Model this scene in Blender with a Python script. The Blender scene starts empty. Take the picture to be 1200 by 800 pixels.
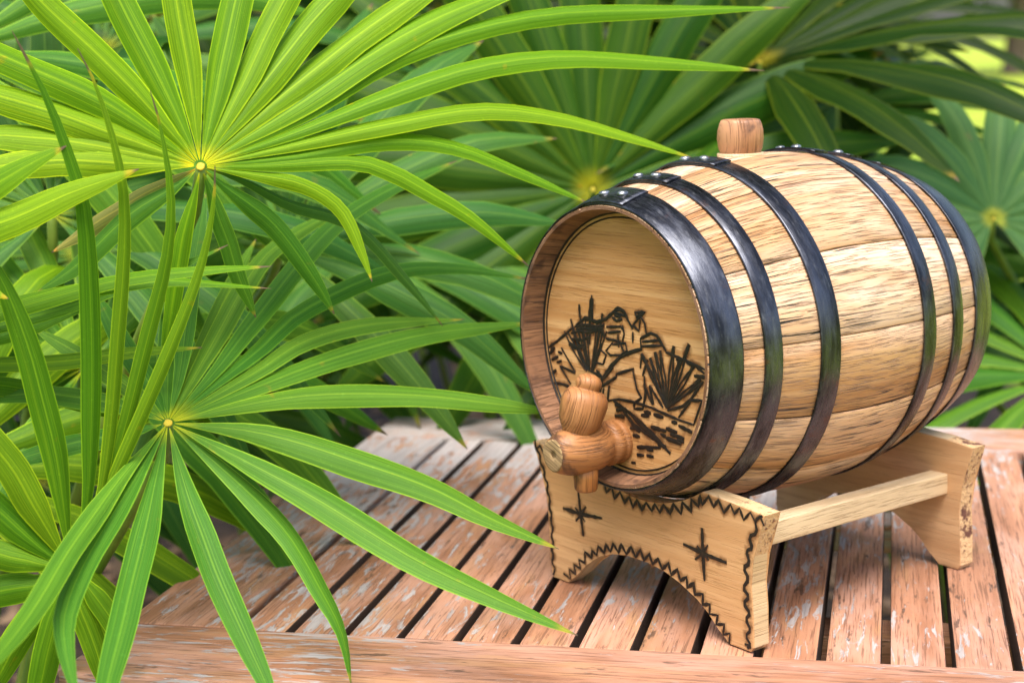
import bpy, bmesh, math, random
from mathutils import Vector, Matrix, noise
random.seed(7)
scene = bpy.context.scene
COL = scene.collection
# ------------------------------------------------------------------ camera, sky, sun, exposure
TOP = 0.62                                    # table top above the ground (m)
FPX, CAMH = 1860.7, 0.4338
FW = Vector((0.0, 0.98395, -0.17844)); RT = Vector((0.99936, -0.0064, -0.03529)); UP = Vector((0.0359, 0.17833, 0.98332))
EYE = Vector((0, 0, TOP + CAMH))
cam = bpy.data.cameras.new('camera'); cam.sensor_width = 36; cam.lens = 36 * FPX / 1200
cam.clip_start = 0.05; cam.clip_end = 2000
cam.dof.use_dof = True; cam.dof.focus_distance = 1.16; cam.dof.aperture_fstop = 6.0
camo = bpy.data.objects.new('camera', cam); COL.objects.link(camo)
camo.matrix_world = Matrix(((RT.x, UP.x, -FW.x, EYE.x), (RT.y, UP.y, -FW.y, EYE.y), (RT.z, UP.z, -FW.z, EYE.z), (0, 0, 0, 1)))
scene.camera = camo
SUN_AZ, SUN_EL = math.radians(184), math.radians(67)     # clockwise from +Y
world = bpy.data.worlds.new('World'); scene.world = world; world.use_nodes = True
wn = world.node_tree.nodes; wn.clear()
sky = wn.new('ShaderNodeTexSky'); sky.sky_type = 'NISHITA'; sky.sun_disc = False
sky.sun_elevation = SUN_EL; sky.sun_rotation = SUN_AZ; sky.dust_density = 4.0; sky.air_density = 1.0; sky.ozone_density = 0.7
bg = wn.new('ShaderNodeBackground'); bg.inputs[1].default_value = 0.15
wo = wn.new('ShaderNodeOutputWorld')
world.node_tree.links.new(sky.outputs[0], bg.inputs[0]); world.node_tree.links.new(bg.outputs[0], wo.inputs[0])
sl = bpy.data.lights.new('sun', 'SUN'); sl.energy = 3.3; sl.angle = math.radians(45); sl.color = (1.0, 0.955, 0.89)
so = bpy.data.objects.new('sun', sl); COL.objects.link(so)
sdir = Vector((math.sin(SUN_AZ) * math.cos(SUN_EL), math.cos(SUN_AZ) * math.cos(SUN_EL), math.sin(SUN_EL)))
so.rotation_euler = sdir.to_track_quat('Z', 'Y').to_euler(); so.location = sdir * 20
scene.view_settings.view_transform = 'Standard'; scene.view_settings.look = 'None'
scene.view_settings.gamma = 1; scene.view_settings.exposure = 0.95
scene.view_settings.use_curve_mapping = False
scene.render.engine = 'CYCLES'

# ------------------------------------------------------------------ helpers
def ray(px, py): return FW + RT * ((px - 600) / FPX) + UP * ((400 - py) / FPX)
def at(px, py, depth): return EYE + ray(px, py) * depth
def onz(px, py, z):
    d = ray(px, py); return EYE + d * ((z - EYE.z) / d.z)
def onplane(px, py, p0, n):
    d = ray(px, py); return EYE + d * ((p0 - EYE).dot(n) / d.dot(n))

def mesh_obj(name, verts, faces, mats, parent=None, uvs=None, smooth=False, fmat=None):
    me = bpy.data.meshes.new(name)
    me.from_pydata([tuple(v) for v in verts], [], faces)
    if not isinstance(mats, (list, tuple)): mats = [mats]
    for m in mats: me.materials.append(m)
    if uvs is not None:
        ul = me.uv_layers.new(name='UVMap')
        flat = []
        for lp in me.loops: flat += uvs[lp.vertex_index]
        ul.data.foreach_set('uv', flat)
    if smooth: me.polygons.foreach_set('use_smooth', [True] * len(me.polygons))
    if fmat: me.polygons.foreach_set('material_index', fmat)
    me.update()
    o = bpy.data.objects.new(name, me); COL.objects.link(o)
    if parent is not None: o.parent = parent
    return o
def grain_uv(me, axis, off=0.0):
    ul = me.uv_layers.new(name='UVMap') if not me.uv_layers else me.uv_layers[0]
    a, b = [k for k in range(3) if k != axis]
    for p in me.polygons:
        n = p.normal
        for li in p.loop_indices:
            c = me.vertices[me.loops[li].vertex_index].co
            if abs(n[axis]) > 0.8: uv = (c[a] * 0.3 + off, c[b] + 0.37)
            elif abs(n[a]) > abs(n[b]): uv = (c[axis] + off, c[b] + 0.21)
            else: uv = (c[axis] + off, c[a])
            ul.data[li].uv = uv
def bm_obj(name, bm, mats, parent=None, axis=0, off=0.0, smooth=False):
    me = bpy.data.meshes.new(name); bmesh.ops.recalc_face_normals(bm, faces=bm.faces[:]); bm.to_mesh(me); bm.free()
    if not isinstance(mats, (list, tuple)): mats = [mats]
    for m in mats: me.materials.append(m)
    me.update(); grain_uv(me, axis, off)
    if smooth: me.polygons.foreach_set('use_smooth', [True] * len(me.polygons))
    o = bpy.data.objects.new(name, me); COL.objects.link(o)
    if parent is not None: o.parent = parent
    return o
def box_bm(x0, x1, y0, y1, z0, z1, bev=0.002, seg=2):
    bm = bmesh.new(); bmesh.ops.create_cube(bm, size=1)
    for v in bm.verts:
        v.co = Vector(((x0 + x1) / 2 + v.co.x * (x1 - x0), (y0 + y1) / 2 + v.co.y * (y1 - y0), (z0 + z1) / 2 + v.co.z * (z1 - z0)))
    if bev: bmesh.ops.bevel(bm, geom=bm.edges[:], offset=bev, segments=seg, affect='EDGES', profile=0.6)
    return bm
def empty(name, loc, rz=0.0, label=None, cat=None, group=None):
    o = bpy.data.objects.new(name, None); COL.objects.link(o); o.location = loc; o.rotation_euler = (0, 0, rz)
    o.empty_display_size = 0.05
    if label: o['label'] = label
    if cat: o['category'] = cat
    if group: o['group'] = group
    return o
def lathe(name, prof, mat, parent, axis='Z', seg=28, origin=(0, 0, 0), wob=0.0, seed=0, tilt=None):
    """prof: (distance, radius); closed with caps when the end radius is 0"""
    vs, fs, uv = [], [], []
    for i, (d, r) in enumerate(prof):
        for k in range(seg):
            th = 2 * math.pi * k / seg
            rr = r * (1 + wob * noise.noise(Vector((math.cos(th) * 1.3 + seed, math.sin(th) * 1.3, d * 60))))
            if axis == 'Z': p = Vector((rr * math.cos(th), rr * math.sin(th), d))
            else: p = Vector((rr * math.cos(th), -d, rr * math.sin(th)))        # -Y: outwards from the barrel head
            if tilt: p = tilt @ p
            vs.append(p + Vector(origin)); uv.append((d + seed, rr * math.sin(th) * 1.0 + (rr * math.cos(th)) * 0.4))
    for i in range(len(prof) - 1):
        for k in range(seg):
            k2 = (k + 1) % seg
            fs.append((i * seg + k, i * seg + k2, (i + 1) * seg + k2, (i + 1) * seg + k))
    fs.append(tuple(range(seg))[::-1]); fs.append(tuple((len(prof) - 1) * seg + k for k in range(seg)))
    o = mesh_obj(name, vs, fs, mat, parent, uv, True)
    bm = bmesh.new(); bm.from_mesh(o.data); bmesh.ops.recalc_face_normals(bm, faces=bm.faces[:]); bm.to_mesh(o.data); bm.free()
    return o

# ------------------------------------------------------------------ materials
class NT:
    def __init__(s, name):
        s.m = bpy.data.materials.new(name); s.m.use_nodes = True; s.t = s.m.node_tree; s.t.nodes.clear()
        s.out = s.n('ShaderNodeOutputMaterial')
    def n(s, ty, **kw):
        nd = s.t.nodes.new(ty)
        for k, v in kw.items(): setattr(nd, k, v)
        return nd
    def l(s, a, b): s.t.links.new(a, b)
    def val(s, sock, v):
        if isinstance(v, bpy.types.NodeSocket): s.l(v, sock)
        else: sock.default_value = v
    def math(s, op, a, b=0.0, c=0.0, clamp=False):
        nd = s.n('ShaderNodeMath', operation=op, use_clamp=clamp)
        s.val(nd.inputs[0], a); s.val(nd.inputs[1], b); s.val(nd.inputs[2], c); return nd.outputs[0]
    def mix(s, fac, a, b, mode='MIX'):
        nd = s.n('ShaderNodeMix', data_type='RGBA', blend_type=mode)
        s.val(nd.inputs[0], fac)
        s.val(nd.inputs[6], a if isinstance(a, bpy.types.NodeSocket) else (*a, 1)); s.val(nd.inputs[7], b if isinstance(b, bpy.types.NodeSocket) else (*b, 1))
        return nd.outputs[2]
    def noise(s, vec, scale, detail=3, rough=0.55, dist=0.0):
        nd = s.n('ShaderNodeTexNoise'); s.l(vec, nd.inputs['Vector'])
        nd.inputs['Scale'].default_value = scale; nd.inputs['Detail'].default_value = detail
        nd.inputs['Roughness'].default_value = rough; nd.inputs['Distortion'].default_value = dist
        return nd.outputs[0]
    def ramp(s, fac, lo, hi):
        nd = s.n('ShaderNodeMapRange', interpolation_type='SMOOTHSTEP'); s.val(nd.inputs[0], fac)
        nd.inputs[1].default_value = lo; nd.inputs[2].default_value = hi; return nd.outputs[0]
    def mapv(s, vec, sc, loc=(0, 0, 0)):
        nd = s.n('ShaderNodeMapping'); s.l(vec, nd.inputs[0]); nd.inputs['Scale'].default_value = sc; nd.inputs['Location'].default_value = loc
        return nd.outputs[0]
    def grainvec(s, k=7.3):
        """UV in metres with a random shift for every object"""
        uv = s.n('ShaderNodeUVMap'); oi = s.n('ShaderNodeObjectInfo')
        cm = s.n('ShaderNodeCombineXYZ'); s.l(s.math('MULTIPLY', oi.outputs['Random'], k), cm.inputs[0]); s.l(s.math('MULTIPLY', oi.outputs['Random'], 3.1), cm.inputs[1]); s.l(s.math('MULTIPLY', oi.outputs['Random'], 19.0), cm.inputs[2])
        ad = s.n('ShaderNodeVectorMath', operation='ADD'); s.l(uv.outputs[0], ad.inputs[0]); s.l(cm.outputs[0], ad.inputs[1])
        return ad.outputs[0], oi.outputs['Random']
    def bsdf(s, col, rough, bump=None, bstr=0.3, bdist=0.001, metal=0.0, spec=0.5):
        b = s.n('ShaderNodeBsdfPrincipled'); s.val(b.inputs['Base Color'], col if isinstance(col, bpy.types.NodeSocket) else (*col, 1))
        s.val(b.inputs['Roughness'], rough); b.inputs['Metallic'].default_value = metal; b.inputs['Specular IOR Level'].default_value = spec
        if bump is not None:
            bp = s.n('ShaderNodeBump'); bp.inputs['Strength'].default_value = bstr; bp.inputs['Distance'].default_value = bdist
            s.l(bump, bp.inputs['Height']); s.l(bp.outputs[0], b.inputs['Normal'])
        return b.outputs[0]
    def done(s, sh): s.l(sh, s.out.inputs[0]); return s.m

def wood(name, light, dark, pore, rough=0.55, checks=0.0, streak=0.5, vary=0.12, bstr=0.35, ring=0.0, pale=None, stain=0.0, spec=0.35):
    t = NT(name); v, rnd = t.grainvec()
    g1 = t.noise(t.mapv(v, (3, 46, 1)), 1.0, 4, 0.6, 0.5)
    g2 = t.noise(t.mapv(v, (30, 1000, 1)), 1.0, 3, 0.65, 0.2)
    g3 = t.noise(t.mapv(v, (3.5, 22, 1)), 1.0, 4, 0.6, 0.8)
    col = t.mix(t.ramp(g1, 0.30, 0.72), dark, light)
    if pale: col = t.mix(t.math('MULTIPLY', t.ramp(g3, 0.40, 0.70), 0.75), col, pale)
    else: col = t.mix(t.math('MULTIPLY', t.ramp(g3, 0.35, 0.75), 0.35), col, dark)
    if ring:
        w = t.n('ShaderNodeTexWave', wave_type='BANDS', bands_direction='Y'); t.l(t.mapv(v, (1.4, 26, 1)), w.inputs[0])
        w.inputs['Scale'].default_value = 1; w.inputs['Distortion'].default_value = 4; w.inputs['Detail'].default_value = 2; w.inputs['Detail Scale'].default_value = 0.8
        col = t.mix(t.math('MULTIPLY', t.ramp(w.outputs[1], 0.55, 0.95), ring), col, dark)
    po = t.ramp(g2, 0.52, 0.66)
    col = t.mix(t.math('MULTIPLY', po, streak), col, pore)
    h = t.math('SUBTRACT', g1, t.math('MULTIPLY', po, 0.8))
    if checks:
        ck = t.noise(t.mapv(v, (17, 400, 1), (4, 9, 0)), 1.0, 2, 0.55, 0.3)
        big = t.noise(t.mapv(v, (5, 12, 1), (2, 7, 3)), 1.0, 2, 0.5)
        m = t.math('MULTIPLY', t.ramp(ck, 0.61, 0.65), t.ramp(big, 0.36, 0.58))
        col = t.mix(t.math('MULTIPLY', m, checks), col, (0.02, 0.013, 0.008)); h = t.math('SUBTRACT', h, t.math('MULTIPLY', m, 1.6))
    if stain:
        tc = t.n('ShaderNodeTexCoord'); sn = t.noise(tc.outputs['Object'], 32, 4, 0.6, 0.5)
        col = t.mix(t.math('MULTIPLY', t.ramp(sn, 0.52, 0.68), stain), col, (0.045, 0.022, 0.018))
    hs = t.n('ShaderNodeHueSaturation'); t.l(col, hs.inputs['Color'])
    t.l(t.math('MULTIPLY_ADD', rnd, 2 * vary, 1 - vary), hs.inputs['Value']); t.l(t.math('MULTIPLY_ADD', rnd, -0.16, 1.08), hs.inputs['Saturation'])
    return t.done(t.bsdf(hs.outputs[0], rough, h, bstr, 0.0012, spec=spec))

M = {}
M['oak'] = wood('oak_stave', (0.60, 0.37, 0.205), (0.42, 0.205, 0.08), (0.11, 0.05, 0.022), 0.42, 1.0, 0.7, 0.14, 0.8, pale=(0.72, 0.53, 0.39), spec=0.6)
M['chime'] = wood('toasted_oak', (0.33, 0.17, 0.09), (0.17, 0.08, 0.042), (0.05, 0.025, 0.014), 0.6, 0.7, 0.5, 0.1, 0.8, stain=0.75)
M['head'] = wood('head_wood', (0.64, 0.38, 0.18), (0.44, 0.215, 0.082), (0.24, 0.11, 0.035), 0.48, 0.0, 0.5, 0.05, 0.35, ring=0.75)
M['stand'] = wood('stand_wood', (0.64, 0.385, 0.185), (0.48, 0.255, 0.105), (0.34, 0.18, 0.065), 0.6, 0.0, 0.55, 0.05, 0.35, ring=0.42)
M['rawwood'] = wood('raw_cut_wood', (0.62, 0.47, 0.28), (0.50, 0.34, 0.17), (0.30, 0.18, 0.08), 0.75, 0.0, 0.5, 0.05, 0.6)
M['turned'] = wood('turned_wood', (0.43, 0.205, 0.09), (0.29, 0.12, 0.046), (0.12, 0.048, 0.02), 0.42, 0.35, 0.7, 0.10, 0.5, ring=0.3, stain=0.75)
M['endgrain'] = wood('rough_end_grain', (0.50, 0.34, 0.16), (0.26, 0.16, 0.07), (0.10, 0.06, 0.03), 0.85, 0.5, 0.7, 0.05, 1.0)

def table_wood():
    t = NT('weathered_table_wood'); v, rnd = t.grainvec()
    tc = t.n('ShaderNodeTexCoord'); geo = t.n('ShaderNodeNewGeometry')
    sp_ = t.n('ShaderNodeSeparateXYZ'); t.l(geo.outputs['Position'], sp_.inputs[0]); sepx = sp_.outputs[0]
    g1 = t.noise(t.mapv(v, (3, 60, 1)), 1.0, 5, 0.65, 0.4)
    g2 = t.noise(t.mapv(v, (20, 560, 1)), 1.0, 4, 0.65, 0.2)
    big = t.noise(t.mapv(v, (5, 16, 1), (3, 1, 2)), 1.0, 4, 0.65, 0.4)
    col = t.mix(t.ramp(g1, 0.3, 0.7), (0.25, 0.105, 0.052), (0.42, 0.205, 0.115))
    col = t.mix(t.math('MULTIPLY', t.math('ADD', t.ramp(big, 0.40, 0.66), t.math('MULTIPLY', sepx, 0.5), clamp=True), 0.75), col, (0.47, 0.265, 0.195))
    och = t.noise(t.mapv(v, (8, 34, 1), (8, 2, 5)), 1.0, 4, 0.6)
    col = t.mix(t.math('MULTIPLY', t.ramp(och, 0.52, 0.68), 0.55), col, (0.40, 0.215, 0.10))
    col = t.mix(t.math('MULTIPLY', t.ramp(g2, 0.51, 0.62), 0.7), col, (0.13, 0.06, 0.035))
    place = t.noise(t.mapv(geo.outputs['Position'], (2.6, 2.2, 1), (5.2, 1.0, 0)), 1.0, 2, 0.5)
    fl = t.noise(t.mapv(v, (26, 150, 1), (1, 4, 9)), 1.0, 5, 0.7, 0.6)
    fm = t.math('ADD', fl, t.math('MULTIPLY_ADD', t.math('SUBTRACT', place, 0.5), 0.75, t.math('MULTIPLY_ADD', sepx, -0.22, t.math('MULTIPLY_ADD', sp_.outputs[1], 0.28, -0.30))))
    m = t.ramp(fm, 0.555, 0.625)
    grey = t.mix(t.noise(t.mapv(v, (10, 260, 1)), 1.0, 2), (0.14, 0.135, 0.135), (0.52, 0.50, 0.49))
    col = t.mix(t.math('MULTIPLY', m, 0.85), col, grey)
    dk = t.noise(t.mapv(v, (20, 90, 1), (6, 6, 1)), 1.0, 4, 0.7)
    col = t.mix(t.math('MULTIPLY', t.ramp(dk, 0.60, 0.68), 0.75), col, (0.06, 0.035, 0.025))
    hs = t.n('ShaderNodeHueSaturation'); t.l(col, hs.inputs['Color']); t.l(t.math('MULTIPLY_ADD', rnd, 0.28, 0.86), hs.inputs['Value'])
    h = t.math('ADD', t.math('SUBTRACT', g1, t.math('MULTIPLY', g2, 0.5)), t.math('MULTIPLY', m, -0.5))
    r = t.math('MULTIPLY_ADD', m, 0.22, t.math('MULTIPLY_ADD', g1, 0.25, 0.42))
    return t.done(t.bsdf(hs.outputs[0], r, h, 0.5, 0.001, spec=0.45))
M['table'] = table_wood()
M['gapshade'] = wood('gap_shade_slat_side', (0.10, 0.055, 0.035), (0.05, 0.028, 0.02), (0.02, 0.012, 0.01), 0.85, 0.5, 0.6)  # slat sides and undersides coloured dark so the gaps look shaded

def steel():
    t = NT('blued_hoop_steel'); tc = t.n('ShaderNodeTexCoord'); v = tc.outputs['Object']
    uv = t.n('ShaderNodeUVMap').outputs[0]
    n1 = t.noise(t.mapv(uv, (14, 60, 1)), 1.0, 5, 0.65, 0.3); n2 = t.noise(t.mapv(uv, (60, 300, 1)), 1.0, 5, 0.75); n3 = t.noise(t.mapv(uv, (30, 700, 1)), 1.0, 3, 0.6)
    col = t.mix(t.ramp(n1, 0.35, 0.65), (0.026, 0.027, 0.032), (0.095, 0.102, 0.125))
    col = t.mix(t.math('MULTIPLY', t.ramp(n2, 0.55, 0.72), 0.28), col, (0.36, 0.37, 0.39))
    rs = t.noise(v, 48, 4, 0.7)
    col = t.mix(t.math('MULTIPLY', t.ramp(rs, 0.60, 0.74), 0.5), col, (0.13, 0.06, 0.035))
    r = t.math('MULTIPLY_ADD', t.ramp(n2, 0.4, 0.7), 0.22, t.math('MULTIPLY_ADD', n3, 0.2, 0.13))
    h = t.math('ADD', t.math('MULTIPLY', n2, 0.5), t.math('MULTIPLY', n3, 0.35))
    return t.done(t.bsdf(col, r, h, 0.25, 0.0008, metal=0.9))
M['steel'] = steel()
def rivet_m():
    t = NT('rivet_steel'); tc = t.n('ShaderNodeTexCoord'); n1 = t.noise(tc.outputs['Object'], 160, 3)
    return t.done(t.bsdf(t.mix(t.ramp(n1, 0.4, 0.6), (0.25, 0.26, 0.28), (0.55, 0.56, 0.58)), 0.32, n1, 0.4, 0.0005, metal=0.95))
M['rivet'] = rivet_m()
def burn():
    t = NT('burnt_line'); tc = t.n('ShaderNodeTexCoord'); n1 = t.noise(tc.outputs['Object'], 300, 3)
    return t.done(t.bsdf(t.mix(t.ramp(n1, 0.4, 0.7), (0.006, 0.0045, 0.004), (0.018, 0.010, 0.006)), 0.5, n1, 0.6, 0.0006, spec=0.4))
M['burn'] = burn()
def scorch():
    t = NT('scorch_halo'); uv = t.n('ShaderNodeUVMap').outputs[0]; sx = t.n('ShaderNodeSeparateXYZ'); t.l(uv, sx.inputs[0])
    tc = t.n('ShaderNodeTexCoord'); n1 = t.noise(tc.outputs['Object'], 90, 3)
    e = t.math('SUBTRACT', 1.0, t.math('ABSOLUTE', sx.outputs[0]), clamp=True)
    a = t.math('MULTIPLY', t.math('MULTIPLY', e, t.ramp(n1, 0.35, 0.65)), 0.9)
    b = t.bsdf((0.17, 0.065, 0.02), 0.6); tr = t.n('ShaderNodeBsdfTransparent'); mx = t.n('ShaderNodeMixShader')
    t.l(a, mx.inputs[0]); t.l(tr.outputs[0], mx.inputs[1]); t.l(b, mx.inputs[2]); return t.done(mx.outputs[0])
M['scorch'] = scorch()
def bark():
    t = NT('bark_edge'); tc = t.n('ShaderNodeTexCoord'); v = tc.outputs['Object']; n1 = t.noise(v, 38, 5, 0.7); n2 = t.noise(v, 200, 4, 0.7)
    c = t.mix(t.ramp(n1, 0.40, 0.47), (0.12, 0.045, 0.028), (0.62, 0.40, 0.20))
    return t.done(t.bsdf(t.mix(t.ramp(n2, 0.5, 0.7), c, (0.16, 0.07, 0.04)), 0.85, t.math('ADD', n1, n2), 1.0, 0.003))
M['bark'] = bark()

def leaf_mat(name, trans=0.38):
    t = NT(name); uv = t.n('ShaderNodeUVMap').outputs[0]; sx = t.n('ShaderNodeSeparateXYZ'); t.l(uv, sx.inputs[0])
    u, v = sx.outputs[0], sx.outputs[1]                     # u -1..1 across, v 0..1 along
    oi = t.n('ShaderNodeObjectInfo'); rnd = oi.outputs['Random']
    au = t.math('ABSOLUTE', u)
    tc = t.n('ShaderNodeTexCoord')
    n1 = t.noise(tc.outputs['Object'], 9, 3); n2 = t.noise(tc.outputs['Object'], 70, 3)
    cm = t.n('ShaderNodeCombineXYZ'); t.l(t.math('MULTIPLY', u, 9.0), cm.inputs[0]); t.l(t.math('MULTIPLY', v, 1.2), cm.inputs[1]); t.l(t.math('MULTIPLY', rnd, 31.0), cm.inputs[2])
    st = t.noise(cm.outputs[0], 1.0, 3, 0.6)
    base = oi.outputs['Color']
    hs = t.n('ShaderNodeHueSaturation'); t.l(base, hs.inputs['Color'])
    t.l(t.math('MULTIPLY_ADD', rnd, -0.035, 0.515), hs.inputs['Hue']); t.l(t.math('MULTIPLY_ADD', rnd, 0.36, 0.80), hs.inputs['Value'])
    col = t.mix(t.math('MULTIPLY', t.ramp(st, 0.36, 0.62), 0.55), hs.outputs[0], t.mix(1.0, hs.outputs[0], (0.45, 0.55, 0.5), 'MULTIPLY'))
    col = t.mix(t.math('MULTIPLY', t.ramp(n1, 0.5, 0.75), 0.4), col, t.mix(1.0, col, (1.5, 1.3, 1.0), 'MULTIPLY'))
    yel = t.mix(0.14, t.mix(1.0, hs.outputs[0], (2.6, 2.0, 1.6), 'MULTIPLY'), (0.50, 0.50, 0.03))
    mid = t.ramp(au, 0.085, 0.02); mar = t.ramp(t.math('MULTIPLY_ADD', t.ramp(v, 0.45, 0.05), 0.10, au), 0.90, 0.975)
    lines = t.math('MAXIMUM', t.math('MULTIPLY', mid, 0.5), t.math('MULTIPLY', mar, 0.9))
    # fine parallel veins
    cm2 = t.n('ShaderNodeCombineXYZ'); t.l(t.math('MULTIPLY', u, 26.0), cm2.inputs[0]); t.l(t.math('MULTIPLY', v, 1.5), cm2.inputs[1]); t.l(t.math('MULTIPLY', rnd, 57.0), cm2.inputs[2])
    ve = t.noise(cm2.outputs[0], 1.0, 2, 0.5); vm = t.math('MULTIPLY', t.ramp(ve, 0.5, 0.68), 0.36)
    col = t.mix(t.math('MAXIMUM', lines, vm), col, yel)
    bs = t.math('MULTIPLY', t.ramp(v, 0.075, 0.0), 0.9); col = t.mix(bs, col, t.mix(0.35, t.mix(1.0, col, (4.0, 2.2, 1.0), 'MULTIPLY'), (0.60, 0.46, 0.015)))
    edge = t.math('ADD', v, t.math('MULTIPLY', t.math('SUBTRACT', n2, 0.5), 0.03))
    tipf = t.math('MULTIPLY', rnd, 0.02)
    tip = t.ramp(t.math('SUBTRACT', edge, tipf), 0.962, 0.978)
    col = t.mix(t.math('MULTIPLY', t.ramp(edge, 0.945, 0.972), 0.75), col, t.mix(0.4, t.mix(1.0, col, (3.0, 1.3, 1.0), 'MULTIPLY'), (0.42, 0.30, 0.05)))
    col = t.mix(tip, col, (0.13, 0.085, 0.055))
    spt = t.noise(tc.outputs['Object'], 55, 2, 0.5); spm = t.math('MULTIPLY', t.ramp(spt, 0.70, 0.76), 0.6); col = t.mix(spm, col, t.mix(1.0, col, (2.2, 1.0, 1.2), 'MULTIPLY'))
    dust = t.noise(tc.outputs['Object'], 320, 3, 0.7); col = t.mix(t.math('MULTIPLY', t.ramp(dust, 0.58, 0.75), 0.5), col, t.mix(1.0, col, (1.6, 1.5, 2.2), 'MULTIPLY'))
    h = t.math('ADD', t.math('MULTIPLY', ve, 0.8), st)
    b = t.bsdf(col, t.math('MULTIPLY_ADD', n1, 0.15, 0.40), h, 0.3, 0.0014, spec=0.18)
    tl = t.n('ShaderNodeBsdfTranslucent'); t.l(t.mix(0.25, col, (0.20, 0.42, 0.004), 'MIX'), tl.inputs[0])
    mx = t.n('ShaderNodeMixShader'); mx.inputs[0].default_value = trans; t.l(b, mx.inputs[1]); t.l(tl.outputs[0], mx.inputs[2])
    return t.done(mx.outputs[0])
M['leaf'] = leaf_mat('palm_leaflet')
def simple(name, c1, c2, scale, rough=0.6, bstr=0.3, bd=0.002, coord='Object'):
    t = NT(name); tc = t.n('ShaderNodeTexCoord'); n1 = t.noise(tc.outputs[coord], scale, 5, 0.65)
    return t.done(t.bsdf(t.mix(t.ramp(n1, 0.35, 0.65), c1, c2), rough, n1, bstr, bd))
M['petiole'] = simple('palm_stalk', (0.10, 0.20, 0.02), (0.22, 0.30, 0.045), 18, 0.45)
M['hub'] = simple('palm_hub', (0.50, 0.36, 0.012), (0.40, 0.36, 0.02), 160, 0.7, 0.8)
M['fibre'] = simple('palm_trunk_fibre', (0.06, 0.04, 0.025), (0.17, 0.11, 0.06), 40, 0.9, 1.0, 0.01)
M['soil'] = simple('bed_soil', (0.018, 0.011, 0.007), (0.06, 0.037, 0.022), 14, 0.95, 1.0, 0.03)
M['mulch'] = simple('mulch_chip', (0.11, 0.06, 0.035), (0.26, 0.17, 0.10), 30, 0.9, 0.6)
def lawn():
    t = NT('lawn'); tc = t.n('ShaderNodeTexCoord'); v = tc.outputs['Object']
    a = t.noise(v, 0.5, 4, 0.6); b = t.noise(v, 28, 4, 0.7)
    c = t.mix(t.ramp(a, 0.35, 0.65), (0.22, 0.32, 0.02), (0.38, 0.44, 0.05)); c = t.mix(t.math('MULTIPLY', t.ramp(b, 0.45, 0.7), 0.5), c, (0.08, 0.13, 0.02))
    return t.done(t.bsdf(c, 0.8, b, 0.8, 0.03, spec=0.2))
M['lawn'] = lawn()
def foliage(name, c1, c2):
    t = NT(name); uv = t.n('ShaderNodeUVMap').outputs[0]; geo = t.n('ShaderNodeNewGeometry')
    c = t.mix(geo.outputs['Random Per Island'], c1, c2)
    b = t.bsdf(c, 0.45, spec=0.4); tl = t.n('ShaderNodeBsdfTranslucent'); t.l(c, tl.inputs[0])
    mx = t.n('ShaderNodeMixShader'); mx.inputs[0].default_value = 0.3; t.l(b, mx.inputs[1]); t.l(tl.outputs[0], mx.inputs[2]); return t.done(mx.outputs[0])
M['shrub'] = foliage('shrub_leaves', (0.02, 0.05, 0.01), (0.05, 0.11, 0.02))
M['tree'] = foliage('tree_leaves', (0.05, 0.11, 0.015), (0.14, 0.22, 0.04))
M['grass'] = foliage('grass_blades', (0.10, 0.19, 0.02), (0.25, 0.33, 0.05))
M['treebark'] = simple('tree_bark', (0.08, 0.055, 0.04), (0.19, 0.14, 0.10), 12, 0.9, 1.0, 0.02)

# ------------------------------------------------------------------ ground
def sheet(name, pts, z, mat, label=None):
    o = mesh_obj(name, [(x, y, z) for x, y in pts], [tuple(range(len(pts)))], mat); o['kind'] = 'structure'; return o
sheet('lawn_ground', [(-300, -60), (300, -60), (300, 500), (-300, 500)], 0.0, M['lawn'])
bed_pts = []
for k in range(40):
    th = 2 * math.pi * k / 40
    bed_pts.append((-0.25 + (2.75 + 0.25 * math.sin(3 * th) + 0.1 * math.sin(7 * th)) * math.cos(th), 2.2 + (3.4 + 0.2 * math.cos(4 * th)) * math.sin(th)))
sheet('planting_bed', bed_pts, 0.006, M['soil'])
# mulch: bark chips nobody could count
def mulch():
    rs = random.Random(3); vs, fs = [], []
    for i in range(5000):
        th = rs.random() * 6.283; r = math.sqrt(rs.random()) * 2.4
        x, y = -0.6 + r * math.cos(th), 2.4 + 1.05 * r * math.sin(th)
        l, w, h = rs.uniform(.012, .04), rs.uniform(.006, .014), rs.uniform(.003, .008); a = rs.random() * 6.28; ca, sa = math.cos(a), math.sin(a); b = len(vs); tl = rs.uniform(-.3, .3)
        for dx, dy, dz in ((-1, -1, 0), (1, -1, 0), (1, 1, 0), (-1, 1, 0), (-.8, -.7, 1), (.8, -.7, 1), (.8, .7, 1), (-.8, .7, 1)):
            X, Y = dx * l, dy * w; vs.append((x + X * ca - Y * sa, y + X * sa + Y * ca, 0.0075 + dz * h + abs(tl) * (dx + 1) * l * .5))
        fs += [(b, b + 1, b + 5, b + 4), (b + 1, b + 2, b + 6, b + 5), (b + 2, b + 3, b + 7, b + 6), (b + 3, b, b + 4, b + 7), (b + 4, b + 5, b + 6, b + 7)]
    o = mesh_obj('bark_mulch', vs, fs, M['mulch']); o['kind'] = 'stuff'; o['label'] = 'brown bark mulch scattered over the planting bed'; o['category'] = 'mulch'
mulch()
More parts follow.
